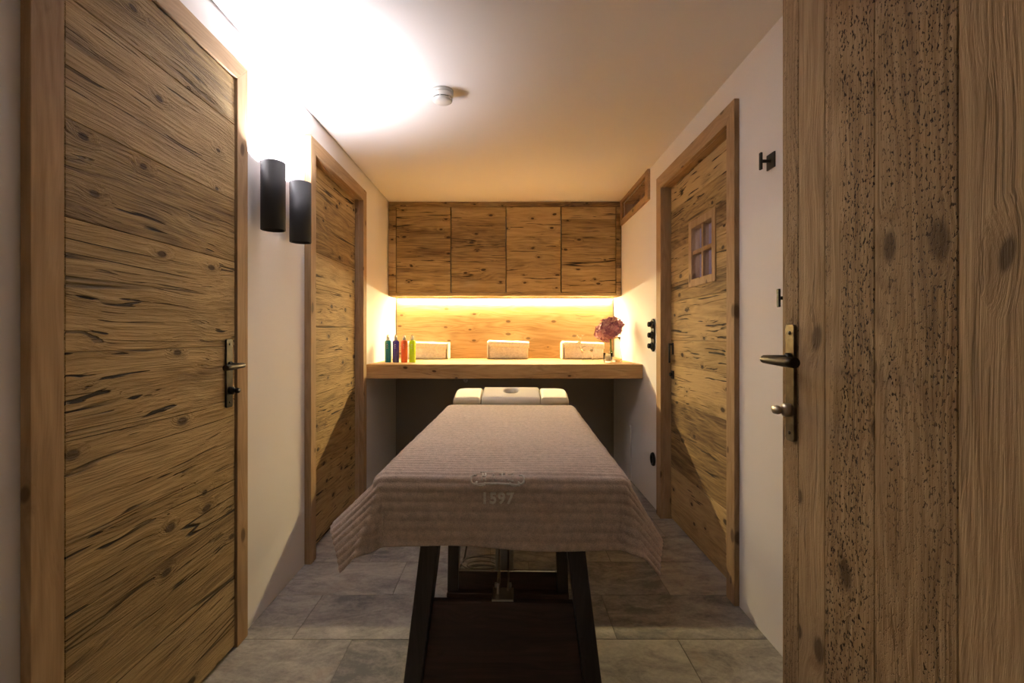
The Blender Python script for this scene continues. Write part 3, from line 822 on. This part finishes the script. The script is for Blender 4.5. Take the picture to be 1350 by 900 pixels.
# glass vase with hydrangea
vx, vy = 0.838, 3.72
va = empty('glass_vase', (vx, vy, CT), 'clear waisted glass vase holding the purple hydrangea', 'vase')
mb = MB(); z = CT + 0.0005
outp = [(0, 0), (0.050, 0), (0.055, 0.006), (0.054, 0.03), (0.045, 0.075), (0.037, 0.115), (0.038, 0.15), (0.045, 0.192)]
inp = [(0.0425, 0.192), (0.0355, 0.15), (0.0345, 0.115), (0.0425, 0.075), (0.051, 0.03), (0.050, 0.018), (0, 0.016)]
mb.lathe(outp + inp, (vx, vy, z), 'z', n=40)
build('vase_body', mb, 'glass', va)
hy = empty('hydrangea', (vx - 0.028, vy, CT + 0.017), 'single dusty purple hydrangea head standing in the glass vase', 'flower')
mb = MB(); hc = Vector((0.788, 3.70, 1.165))
sp = [Vector((0.812, 3.722, CT + 0.020)), Vector((0.808, 3.720, CT + 0.08)), Vector((0.806, 3.715, CT + 0.15)), Vector((0.800, 3.706, 1.12)), hc]
mb.tube(sp, [0.0062, 0.006, 0.006, 0.0055, 0.004], n=10)
st = build('stalk', mb, 'stem', hy)
mb = MB()
for (px, pz, dx) in ((0.806, CT + 0.10, 0.018), (0.806, CT + 0.075, -0.02)):
    mb.tube([(px, 3.717, pz), (px + dx * 0.5, 3.712, pz - 0.03), (px + dx * 0.6, 3.712, pz - 0.055)], [0.003, 0.008, 0.002], n=8)
build('leaf', mb, 'stem', hy)
random.seed(5)
mb = MB()
def floret(bm, ly, c, nrm, s):
    nrm = nrm.normalized()
    t = nrm.cross(Vector((0.3, 0.2, 1))).normalized(); bt = nrm.cross(t)
    a0 = random.random() * PI
    base = random.random()
    for k in range(4):
        a = a0 + k * PI / 2
        d = t * math.cos(a) + bt * math.sin(a); e = t * -math.sin(a) + bt * math.cos(a)
        cup = random.uniform(0.1, 0.75)
        P = [c, c + d * s * 0.5 + e * s * 0.42 + nrm * s * 0.25 * cup, c + d * s * 0.95 + e * s * 0.30 + nrm * s * 0.5 * cup, c + d * s * 1.08 + nrm * s * 0.42 * cup,
             c + d * s * 0.95 - e * s * 0.30 + nrm * s * 0.5 * cup, c + d * s * 0.5 - e * s * 0.42 + nrm * s * 0.25 * cup]
        vs = [bm.verts.new(p) for p in P]
        mid = bm.verts.new(c + d * s * 0.6 + nrm * s * 0.16 * cup)
        v = min(1, max(0, base * 0.7 + random.random() * 0.3))
        for i in range(6):
            f = bm.faces.new([vs[i], vs[(i + 1) % 6], mid]); f.smooth = True
            for l in f.loops: l[ly] = (v, v, v, 1)
N = 150
for i in range(N):
    zz = 1 - 2 * (i + 0.5) / N
    rr = math.sqrt(max(0, 1 - zz * zz)); ph = i * 2.39996
    n_ = Vector((rr * math.cos(ph), rr * math.sin(ph), zz))
    rad = random.uniform(0.80, 1.06)
    p = hc + Vector((n_.x * 0.104, n_.y * 0.092, n_.z * 0.082 - 0.010 + 0.10 * n_.x * 0.25)) * rad
    p.x += 0.004; p.z += 0.014
    floret(mb.bm, mb.ly, p, n_ + Vector((random.uniform(-.4, .4), random.uniform(-.4, .4), random.uniform(-.4, .4))), random.uniform(0.017, 0.024))
for i in range(90):
    n_ = Vector((random.gauss(0, 1), random.gauss(0, 1), random.gauss(0, 1))).normalized()
    p = hc + Vector((n_.x * 0.104 + 0.004, n_.y * 0.092, n_.z * 0.082 + 0.004)) * random.uniform(0.45, 0.75)
    floret(mb.bm, mb.ly, p, n_, 0.026)
build('bloom', mb, 'petal', hy)

# glass tumbler candle holder and low dish
tx, ty = 0.765, 3.625
tg = empty('tea_light_glass', (tx, ty, CT), 'small clear glass tea-light holder standing left of the vase', 'candle holder')
mb = MB(); z = CT + 0.0005
mb.lathe([(0, 0), (0.030, 0), (0.033, 0.004), (0.036, 0.072), (0.0335, 0.072), (0.0308, 0.012), (0, 0.012)], (tx, ty, z), 'z', n=32); build('glass_cup', mb, 'glass', tg)
mb = MB(); mb.lathe([(0, 0.0125), (0.0290, 0.0125), (0.0300, 0.040), (0.004, 0.039), (0.0008, 0.046), (0, 0.047)], (tx, ty, z), 'z', n=32); build('candle', mb, 'wax', tg)

# glass deer
dr = empty('deer_figurine', (0.66, 3.95, CT), 'clear crystal deer figurine with antlers standing before the folded towel', 'figurine')
dx, dy, z = 0.655, 3.95, CT + 0.001
mb = MB()
mb.tube([(dx - 0.040, dy, z + 0.098), (dx - 0.020, dy, z + 0.096), (dx + 0.010, dy, z + 0.092), (dx + 0.040, dy, z + 0.095), (dx + 0.056, dy, z + 0.092)], [0.010, 0.020, 0.017, 0.019, 0.007], n=14)
mb.tube([(dx - 0.034, dy, z + 0.098), (dx - 0.047, dy, z + 0.120), (dx - 0.052, dy, z + 0.142)], [0.015, 0.010, 0.008], n=12)
mb.tube([(dx - 0.046, dy, z + 0.150), (dx - 0.056, dy, z + 0.149), (dx - 0.070, dy, z + 0.142), (dx - 0.078, dy, z + 0.139)], [0.006, 0.0105, 0.007, 0.003], n=12)
mb.tube([(dx + 0.056, dy, z + 0.096), (dx + 0.064, dy, z + 0.104)], [0.004, 0.002], n=8)
build('deer_body', mb, 'crystal', dr)
for (lx, ly, kx) in ((-0.032, -0.010, 0.0), (-0.026, 0.010, 0.002), (0.040, -0.010, 0.010), (0.046, 0.010, 0.012)):
    mb = MB(); mb.tube([(dx + lx, dy + ly * 0.6, z + 0.088), (dx + lx + kx * 0.6, dy + ly, z + 0.052), (dx + lx + kx, dy + ly, z + 0.040), (dx + lx + kx * 0.7, dy + ly, z + 0.008), (dx + lx + kx * 0.7 - 0.004, dy + ly, z)], [0.010, 0.0058, 0.0048, 0.0042, 0.0055], n=10)
    build('leg', mb, 'crystal', dr)
for s in (-1, 1):
    mb = MB()
    b0 = Vector((dx - 0.050, dy + s * 0.004, z + 0.154))
    main = [b0, b0 + Vector((0.006 + 0.012 * (s > 0), s * 0.012, 0.020)), b0 + Vector((0.002 + 0.022 * s, s * 0.020, 0.040)), b0 + Vector((-0.006 + 0.024 * s, s * 0.020, 0.058))]
    mb.tube(main, [0.0034, 0.003, 0.0026, 0.0014], n=8)
    mb.tube([main[1], main[1] + Vector((-0.014, s * 0.003, 0.012))], [0.0026, 0.0012], n=8)
    mb.tube([main[2], main[2] + Vector((0.012 * s, s * 0.003, 0.014))], [0.0024, 0.0012], n=8)
    mb.tube([b0 + Vector((0.003, s * 0.004, -0.002)), b0 + Vector((0.012, s * 0.012, 0.004))], [0.004, 0.0015], n=8)
    build('antler', mb, 'crystal', dr)

# ------------------------------------------------------------------ massage table (local frame: origin on the floor, y towards the counter)
TROT = R(-1.6); TLOC = (0.006, 2.0, 0.0)
tb = empty('massage_table', TLOC, 'cream padded massage table on dark wooden trestles under a taupe towel', 'massage table')
tb.rotation_euler = (0, 0, TROT); ORG[tb.name] = Vector((0, 0, 0))   # children are given in the table's frame
ZT = 0.722
Y0, Y1 = -0.675, 0.80
W2 = 0.335
mb = MB(); mb.box(-W2, W2, Y0, Y1, ZT - 0.075, ZT, bev=0.024, seg=5)
for f in mb.bm.faces: f.smooth = True
build('cushion', mb, 'cream', tb)
mb = MB(); mb.box(-W2 + 0.02, W2 - 0.02, Y0 + 0.03, Y1 + 0.10, ZT - 0.098, ZT - 0.0752, bev=0.003)
build('table_deck', mb, 'wenge', tb)
# headrest: two side pads and a middle pad with face hole, tilted up slightly
HT = Matrix.Translation((0, Y1 + 0.006, ZT - 0.018)) @ Matrix.Rotation(R(13), 4, 'X')
def pad_grid(x0, x1, y0, y1, th, hole=None, n=34, rl=False, rr_=False, corner=0.07):
    """pillowy pad with rounded rim, optional oval hole, optional rounded outer far corner"""
    b = bmesh.new(); nx, ny = n, 22
    top = {}; bot = {}
    for i in range(nx + 1):
        for j in range(ny + 1):
            u, v = i / nx, j / ny
            px, py = x0 + (x1 - x0) * u, y0 + (y1 - y0) * v
            if rl and px < x0 + corner and py > y1 - corner:
                pass
            d = min(px - x0, x1 - px, py - y0, y1 - py)
            e = 0.016
            zz = th - (e - math.sqrt(max(0, e * e - (e - min(d, e)) ** 2)))
            X, Y = px, py
            cxn = (x0 + corner) if rl else ((x1 - corner) if rr_ else None)
            if cxn is not None and py > y1 - corner and ((rl and px < cxn) or (rr_ and px > cxn)):
                a_, c_ = (px - cxn) / corner, (py - (y1 - corner)) / corner
                X = cxn + corner * a_ * math.sqrt(1 - c_ * c_ / 2); Y = y1 - corner + corner * c_ * math.sqrt(1 - a_ * a_ / 2)
            top[i, j] = b.verts.new((X, Y, zz)); bot[i, j] = b.verts.new((X, Y, 0))
    hx, hy, ha, hb = hole if hole else (0, 0, 0, 0)
    def inside(i, j):
        if not hole: return False
        u, v = (i + .5) / nx, (j + .5) / ny
        px, py = x0 + (x1 - x0) * u, y0 + (y1 - y0) * v
        return ((px - hx) / ha) ** 2 + ((py - hy) / hb) ** 2 < 1
    cells = {(i, j) for i in range(nx) for j in range(ny) if not inside(i, j)}
    if hole:   # pull the ragged rim onto the oval
        for (i, j), v in list(top.items()):
            adj = [(i - 1, j - 1), (i, j - 1), (i - 1, j), (i, j)]
            ins = [a for a in adj if 0 <= a[0] < nx and 0 <= a[1] < ny and a not in cells]
            if ins and len(ins) < 4:
                q = Vector(((v.co.x - hx) / ha, (v.co.y - hy) / hb)); l = q.length
                if l > 1e-6:
                    for vv in (v, bot[i, j]): vv.co.x = hx + q.x / l * ha; vv.co.y = hy + q.y / l * hb
                v.co.z -= 0.003
    for (i, j) in cells:
        f = b.faces.new([top[i, j], top[i + 1, j], top[i + 1, j + 1], top[i, j + 1]]); f.smooth = True
        b.faces.new([bot[i, j + 1], bot[i + 1, j + 1], bot[i + 1, j], bot[i, j]])
        for (di, dj, p, q) in ((-1, 0, (i, j + 1), (i, j)), (1, 0, (i + 1, j), (i + 1, j + 1)), (0, -1, (i, j), (i + 1, j)), (0, 1, (i + 1, j + 1), (i, j + 1))):
            if (i + di, j + dj) not in cells:
                f = b.faces.new([bot[p], bot[q], top[q], top[p]]); f.smooth = True
    bmesh.ops.delete(b, geom=[v for v in b.verts if not v.link_faces], context='VERTS')
    bmesh.ops.recalc_face_normals(b, faces=b.faces)
    return b
for (x0, x1, kw, nm) in ((-W2, -0.176, dict(rl=True), 'side_pad'), (0.172, W2, dict(rr_=True), 'side_pad')):
    b = pad_grid(x0, x1, 0, 0.185, 0.055, n=20, **kw); bmesh.ops.transform(b, matrix=HT, verts=b.verts)
    mb = MB(); mb.merge(b); build(nm, mb, 'cream', tb)
b = pad_grid(-0.170, 0.170, 0, 0.195, 0.058, hole=(0.0, 0.122, 0.043, 0.046), n=40); bmesh.ops.transform(b, matrix=HT, verts=b.verts)
mb = MB(); mb.merge(b); fr_ = build('face_pad', mb, 'paper', tb, label='white covered face pad with an oval breathing hole')
b = bmesh.new()
mb = MB(); mb.lathe([(0.0455, 0.004), (0.0455, 0.002), (0, 0.002)], (0, 0, 0), 'z', n=28); bmesh.ops.transform(mb.bm, matrix=HT @ Matrix.Translation((0, 0.122, 0.0)), verts=mb.bm.verts)
build('hole_base', mb, 'hole', fr_)
# trestles
def bar(mb, p0, p1, w, d, bev=0.003):
    """square bar from p0 to p1: w across x, d across y"""
    p0, p1 = Vector(p0), Vector(p1)
    b = bmesh.new(); bmesh.ops.create_cube(b, size=1.0)
    for v in b.verts:
        t = v.co.z + 0.5; c = p0.lerp(p1, t)
        v.co = Vector((c.x + v.co.x * w, c.y + v.co.y * d, c.z))
    bmesh.ops.bevel(b, geom=list(b.edges), offset=bev, segments=2, profile=0.5, affect='EDGES', clamp_overlap=True)
    return mb.merge(b)
YN = -0.56
for s in (-1, 1):
    mb = MB(); bar(mb, (s * 0.276, YN, 0.0005), (s * 0.199, YN, ZT - 0.099), 0.052, 0.075); build('leg', mb, 'wenge_z', tb)
mb = MB()
b = bmesh.new()
zz0, zz1 = 0.03, 0.332
xa, xb = 0.276 - 0.077 * zz0 / 0.623 - 0.027, 0.276 - 0.077 * zz1 / 0.623 - 0.027
mb.prism([(-xa, zz0), (xa, zz0), (xb, zz1), (-xb, zz1)], 1, YN - 0.012, YN + 0.012, bev=0.002)
build('end_panel', mb, 'wenge', tb)
YM = 0.065
for s in (-1, 1):
    mb = MB(); bar(mb, (s * 0.232, YM, 0.040), (s * 0.222, YM, ZT - 0.099), 0.046, 0.06); build('leg', mb, 'wenge_z', tb)
mb = MB(); mb.box(-0.256, 0.256, YM - 0.045, YM + 0.045, 0.0005, 0.0398, bev=0.003); build('foot_beam', mb, 'wenge', tb)
mb = MB(); mb.box(-0.208, 0.208, YM - 0.012, YM + 0.012, 0.0405, 0.118, bev=0.002); build('cross_rail', mb, 'wenge', tb)
mb = MB(); mb.box(-0.20, -0.13, YN + 0.04, YM - 0.035, ZT - 0.16, ZT - 0.0985, bev=0.003); mb.box(0.13, 0.20, YN + 0.04, YM - 0.035, ZT - 0.16, ZT - 0.0985, bev=0.003)
build('side_rail', mb, 'wenge', tb)
# lifting strut
mb = MB(); mb.box(-0.030, 0.030, YN + 0.16, YN + 0.205, 0.34, ZT - 0.0985, bev=0.003)
lf = build('lift_column', mb, 'steel', tb)
mb = MB(); mb.box(-0.019, -0.012, YN + 0.02, YN + 0.20, 0.334, 0.372, bev=0.001)
for s in (-1, 1):
    bar(mb, (s * 0.015, YN + 0.035, 0.350), (s * 0.015, YN + 0.170, 0.470), 0.006, 0.030, bev=0.001)
mb.box(-0.032, 0.032, YN - 0.010, YN + 0.06, 0.3325, 0.339, bev=0.001)
build('foot_bracket', mb, 'nickel', lf)
for s in (-1, 1):
    mb = MB(); mb.lathe([(0.008, 0), (0.008, 0.007), (0, 0.008)], (s * 0.018, YN + 0.040, 0.356), 'x' if s > 0 else '-x', n=14)
    build('bolt', mb, 'steel', lf)

# ------------------------------------------------------------------ taupe towel draped over the table
def towel_surface(W, L0, L1, zt, Rr):
    """returns f(u,v): u across, v from the far end (0) to the near hem"""
    def side_flare(s, yv):
        k = max(0.0, min(1.0, (L0 + 0.75 - yv) / 0.75))
        return R(7 + (43 if s < 0 else 24) * k ** 1.5 + 4 * math.sin(yv * 11 + s) * k * max(0, min(1, (yv - L0 - Rr) / 0.15)))
    def f(u, v):
        a = abs(u) - (W - Rr); s = 1 if u >= 0 else -1
        yv = L1 - v                                   # laid flat: y on the table
        b = (L0 + Rr) - yv                            # beyond near edge
        def bend(r, phi):
            q = Rr * PI / 2
            if r <= q:
                t = r / Rr; return Rr * math.sin(t), Rr * (1 - math.cos(t))
            e = r - q
            # leaves the roll vertically, then flares out smoothly
            return Rr + e * math.sin(phi), Rr + e * math.cos(phi)
        wob = noise.noise(Vector((u * 3.0, v * 3.0, 1.7)))
        if a <= 0 and b <= 0: return Vector((u, yv, zt))
        if b <= 0:
            ph = side_flare(s, yv)
            o, d = bend(a, ph); return Vector((s * (W - Rr + o), yv, zt - d))
        if a <= 0:
            ph = R(4 + 2.5 * math.sin(u * 14.0) * max(0.0, 1 - (abs(u) / W) ** 4))
            o, d = bend(b, ph); return Vector((u, L0 + Rr - o, zt - d))
        r = math.hypot(a, b); th = math.atan2(b, a); t = th / (PI / 2)
        r *= 1 - 0.085 * math.sin(2 * th) ** 2
        # the corner hangs steeper than the flared side, with a soft pleat in it
        phf = R(4)
        phs = side_flare(s, yv)
        ph = phf + (phs - phf) * (1 - t) + R(2 if s < 0 else 8) * math.sin(PI * t)
        ph += R(6 if s < 0 else 4) * math.exp(-((t - 0.66) / 0.09) ** 2) - R(4) * math.exp(-((t - 0.84) / 0.09) ** 2)
        o, d = bend(r, ph)
        th2 = t ** 0.85 * PI / 2
        return Vector((s * (W - Rr + o * math.cos(th2)), L0 + Rr - o * math.sin(th2), zt - d))
    return f
TWW = 0.357; RR = 0.034
NEAR = Y0 - 0.008
surf = towel_surface(TWW, NEAR, 0.66, ZT + 0.0105, RR)
FOLD = 0.66 - NEAR - RR            # v at which the roll starts
V1 = FOLD + RR * PI / 2 + 0.153
U1 = TWW - RR + RR * PI / 2 + 0.154
tw = MB(); NU, NV = 230, 420
def disp(u, v):
    rib = math.sin(v * 2 * PI / 0.0255)
    amp = 0.0009 + 0.0009 * max(0.0, min(1.0, (v - FOLD + 0.45) / 0.45))
    n1 = noise.noise(Vector((u * 7, v * 16, 0.3))) * 0.0016
    n2 = noise.noise(Vector((u * 160, v * 160, 4.3))) * 0.0009
    n3 = noise.noise(Vector((u * 4.0, v * 2.5, 9.3))) * 0.0030
    return rib * amp + n1 + n2 + n3
grid = []
for i in range(NU + 1):
    u = -U1 + 2 * U1 * i / NU
    col = []
    for j in range(NV + 1):
        vmax = V1 + 0.004 * math.sin(u * 9) 
        v = vmax * j / NV
        uu = u * (0.985 + 0.03 * (v / V1)) + 0.004 * noise.noise(Vector((u * 3, v * 5, 2.0)))
        p = surf(uu, v); e = 0.002
        n_ = (surf(uu + e, v) - surf(uu - e, v)).cross(surf(uu, v - e) - surf(uu, v + e))
        n_ = n_.normalized() if n_.length > 1e-9 else Vector((0, 0, 1))
        if n_.z < -0.2: n_ = -n_
        col.append(tw.bm.verts.new(p + n_ * disp(uu, v)))
    grid.append(col)
for i in range(NU):
    for j in range(NV):
        f = tw.bm.faces.new([grid[i][j], grid[i][j + 1], grid[i + 1][j + 1], grid[i + 1][j]]); f.smooth = True
towel = build('massage_towel', tw, 'taupe')
towel.location = TLOC; towel.rotation_euler = (0, 0, TROT); ORG[towel.name] = Vector((0, 0, 0))
sm = towel.modifiers.new('thickness', 'SOLIDIFY'); sm.thickness = 0.007; sm.offset = 0.0
tag(towel, 'ribbed taupe terry towel marked 1597 draped over the massage table', 'towel')

def on_towel(pts_uv, lift):
    out = []
    for u, v in pts_uv:
        e = 0.002; p = surf(u, v)
        n_ = (surf(u + e, v) - surf(u - e, v)).cross(surf(u, v - e) - surf(u, v + e)).normalized()
        out.append(p + n_ * (lift + 0.0035))
    return out
# embroidered year, letter shapes laid on the hanging front
cu = bpy.data.curves.new('year', 'FONT'); cu.body = '1597'; cu.size = 0.041; cu.offset = 0.0011; cu.extrude = 0.0022; cu.space_character = 1.12
cu.align_x = 'CENTER'; cu.resolution_u = 3
to = bpy.data.objects.new('year', cu); COL.objects.link(to)
dg = bpy.context.evaluated_depsgraph_get()
tm = bpy.data.meshes.new_from_object(to.evaluated_get(dg))
bpy.data.objects.remove(to, do_unlink=True)
mb = MB(); b = bmesh.new(); b.from_mesh(tm); bpy.data.meshes.remove(tm)
vbase = FOLD + RR * PI / 2 + 0.034
UC = -0.010
for v in b.verts:
    u_, v_, w_ = v.co.x, v.co.y, v.co.z
    p = on_towel([(u_ + UC, vbase - v_)], w_ + 0.0015)[0]; v.co = p
mb.merge(b)
build('embroidered_year', mb, 'taupe_hi', towel, local=True, label='raised figures 1597 on the hanging front')
# woven crest band above the year: worn scrolls and strokes
mb = MB(); random.seed(3)
vc = FOLD + 0.020
def stroke(pts, r=0.0030): mb.tube(on_towel([(UC + p[0], vc - p[1]) for p in pts], 0.0012), r, n=6)
def arc(cx, cy, rx, ry, a0, a1, n=12): return [(cx + rx * math.cos(R(a0 + (a1 - a0) * k / n)), cy + ry * math.sin(R(a0 + (a1 - a0) * k / n))) for k in range(n + 1)]
stroke([(-0.062, -0.020), (-0.030, -0.017), (0, -0.0165), (0.03, -0.018), (0.062, -0.021)])
stroke(arc(-0.064, -0.006, 0.009, 0.012, 60, 330)); stroke(arc(0.064, -0.006, 0.009, 0.012, -150, 120))
stroke(arc(-0.046, -0.016, 0.012, 0.006, 180, 380)); stroke(arc(0.046, -0.016, 0.012, 0.006, 160, 360))
for cx in (-0.042, -0.034): stroke([(cx, -0.010), (cx, 0.013)], 0.0026)
stroke([(-0.042, 0.002), (-0.034, 0.002)], 0.002)
stroke([(-0.020, -0.010), (-0.012, 0.013), (-0.004, -0.010)], 0.0024); stroke([(-0.016, -0.001), (-0.008, -0.001)], 0.002)
stroke([(0.004, 0.012), (0.020, 0.012)], 0.0026); stroke([(0.012, 0.012), (0.012, -0.010)], 0.0026)
stroke([(0.028, 0.012), (0.044, 0.012), (0.028, -0.010), (0.044, -0.010)], 0.0024)
stroke(arc(0, 0.016, 0.052, 0.010, 160, 20, 16), 0.002)
build('embroidered_crest', mb, 'taupe_hi', towel, local=True, label='worn raised crest above the year')

# coiled cable on the floor under the table
mb = MB(); pts = []
for k in range(150):
    t = k / 149; a = t * 2 * PI * 4.3
    pts.append((-0.105 + (0.085 + 0.018 * math.sin(a * 0.37)) * math.cos(a), 2.27 + (0.055 + 0.014 * math.cos(a * 0.53)) * math.sin(a), 0.006 + 0.060 * t + 0.008 * t * math.sin(a * 1.3)))
mb.tube(pts, 0.0035, n=7)
pc = build('power_cable', mb, 'cable', None, (-0.105, 2.27, 0)); tag(pc, 'loose grey cable coiled on the tiles under the massage table', 'cable')
mb = MB(); mb.tube([(-0.245, 2.16, 0.005), (-0.225, 2.28, 0.006), (-0.205, 2.40, 0.02), (-0.19, 2.48, 0.10), (-0.18, 2.52, 0.30), (-0.175, 2.53, 0.55), (-0.172, 2.535, 0.6195)], 0.0042, n=8)
tag(build('control_cord', mb, 'grey_plastic', None, (-0.17, 2.4, 0)), 'straight black cord running up from the floor to the table underside', 'cable')

# ------------------------------------------------------------------ light
def area(name, loc, rot, size, energy, col, sy=None):
    L = bpy.data.lights.new(name, 'AREA'); L.energy = energy; L.color = col; L.size = size
    if sy: L.shape = 'RECTANGLE'; L.size_y = sy
    o = bpy.data.objects.new(name, L); link(o); o.location = loc; o.rotation_euler = rot
    return o
p = bpy.data.lights.new('next_room_lamp', 'POINT'); p.energy = 9.0; p.color = (0.92, 0.85, 1.0); p.shadow_soft_size = 0.1
po = bpy.data.objects.new('next_room_lamp', p); link(po); po.location = (1.55, 2.2, 2.3)
# weak fill light added behind the doorway, no lamp is known there
area('hall_fill', (-0.1, -0.35, 2.15), (R(-20), 0, 0), 0.5, 0.4, (1.0, 0.86, 0.74))

w = bpy.data.worlds.new('World'); scene.world = w; w.use_nodes = True
bg = w.node_tree.nodes['Background']; bg.inputs[0].default_value = (0.95, 0.82, 0.74, 1); bg.inputs[1].default_value = 0.015

# ------------------------------------------------------------------ camera
cam = bpy.data.cameras.new('camera'); cam.sensor_width = 36.0; cam.lens = 17.0; cam.clip_start = 0.02
cam.shift_x = 8 / 1350; cam.shift_y = -8 / 1350
co = bpy.data.objects.new('camera', cam); link(co); co.location = (0, 0, EYE); co.rotation_euler = (PI / 2, 0, 0)
scene.camera = co
vs = scene.view_settings
vs.view_transform = 'Standard'; vs.look = 'None'; vs.gamma = 1.0; vs.use_curve_mapping = False
vs.exposure = 0.75
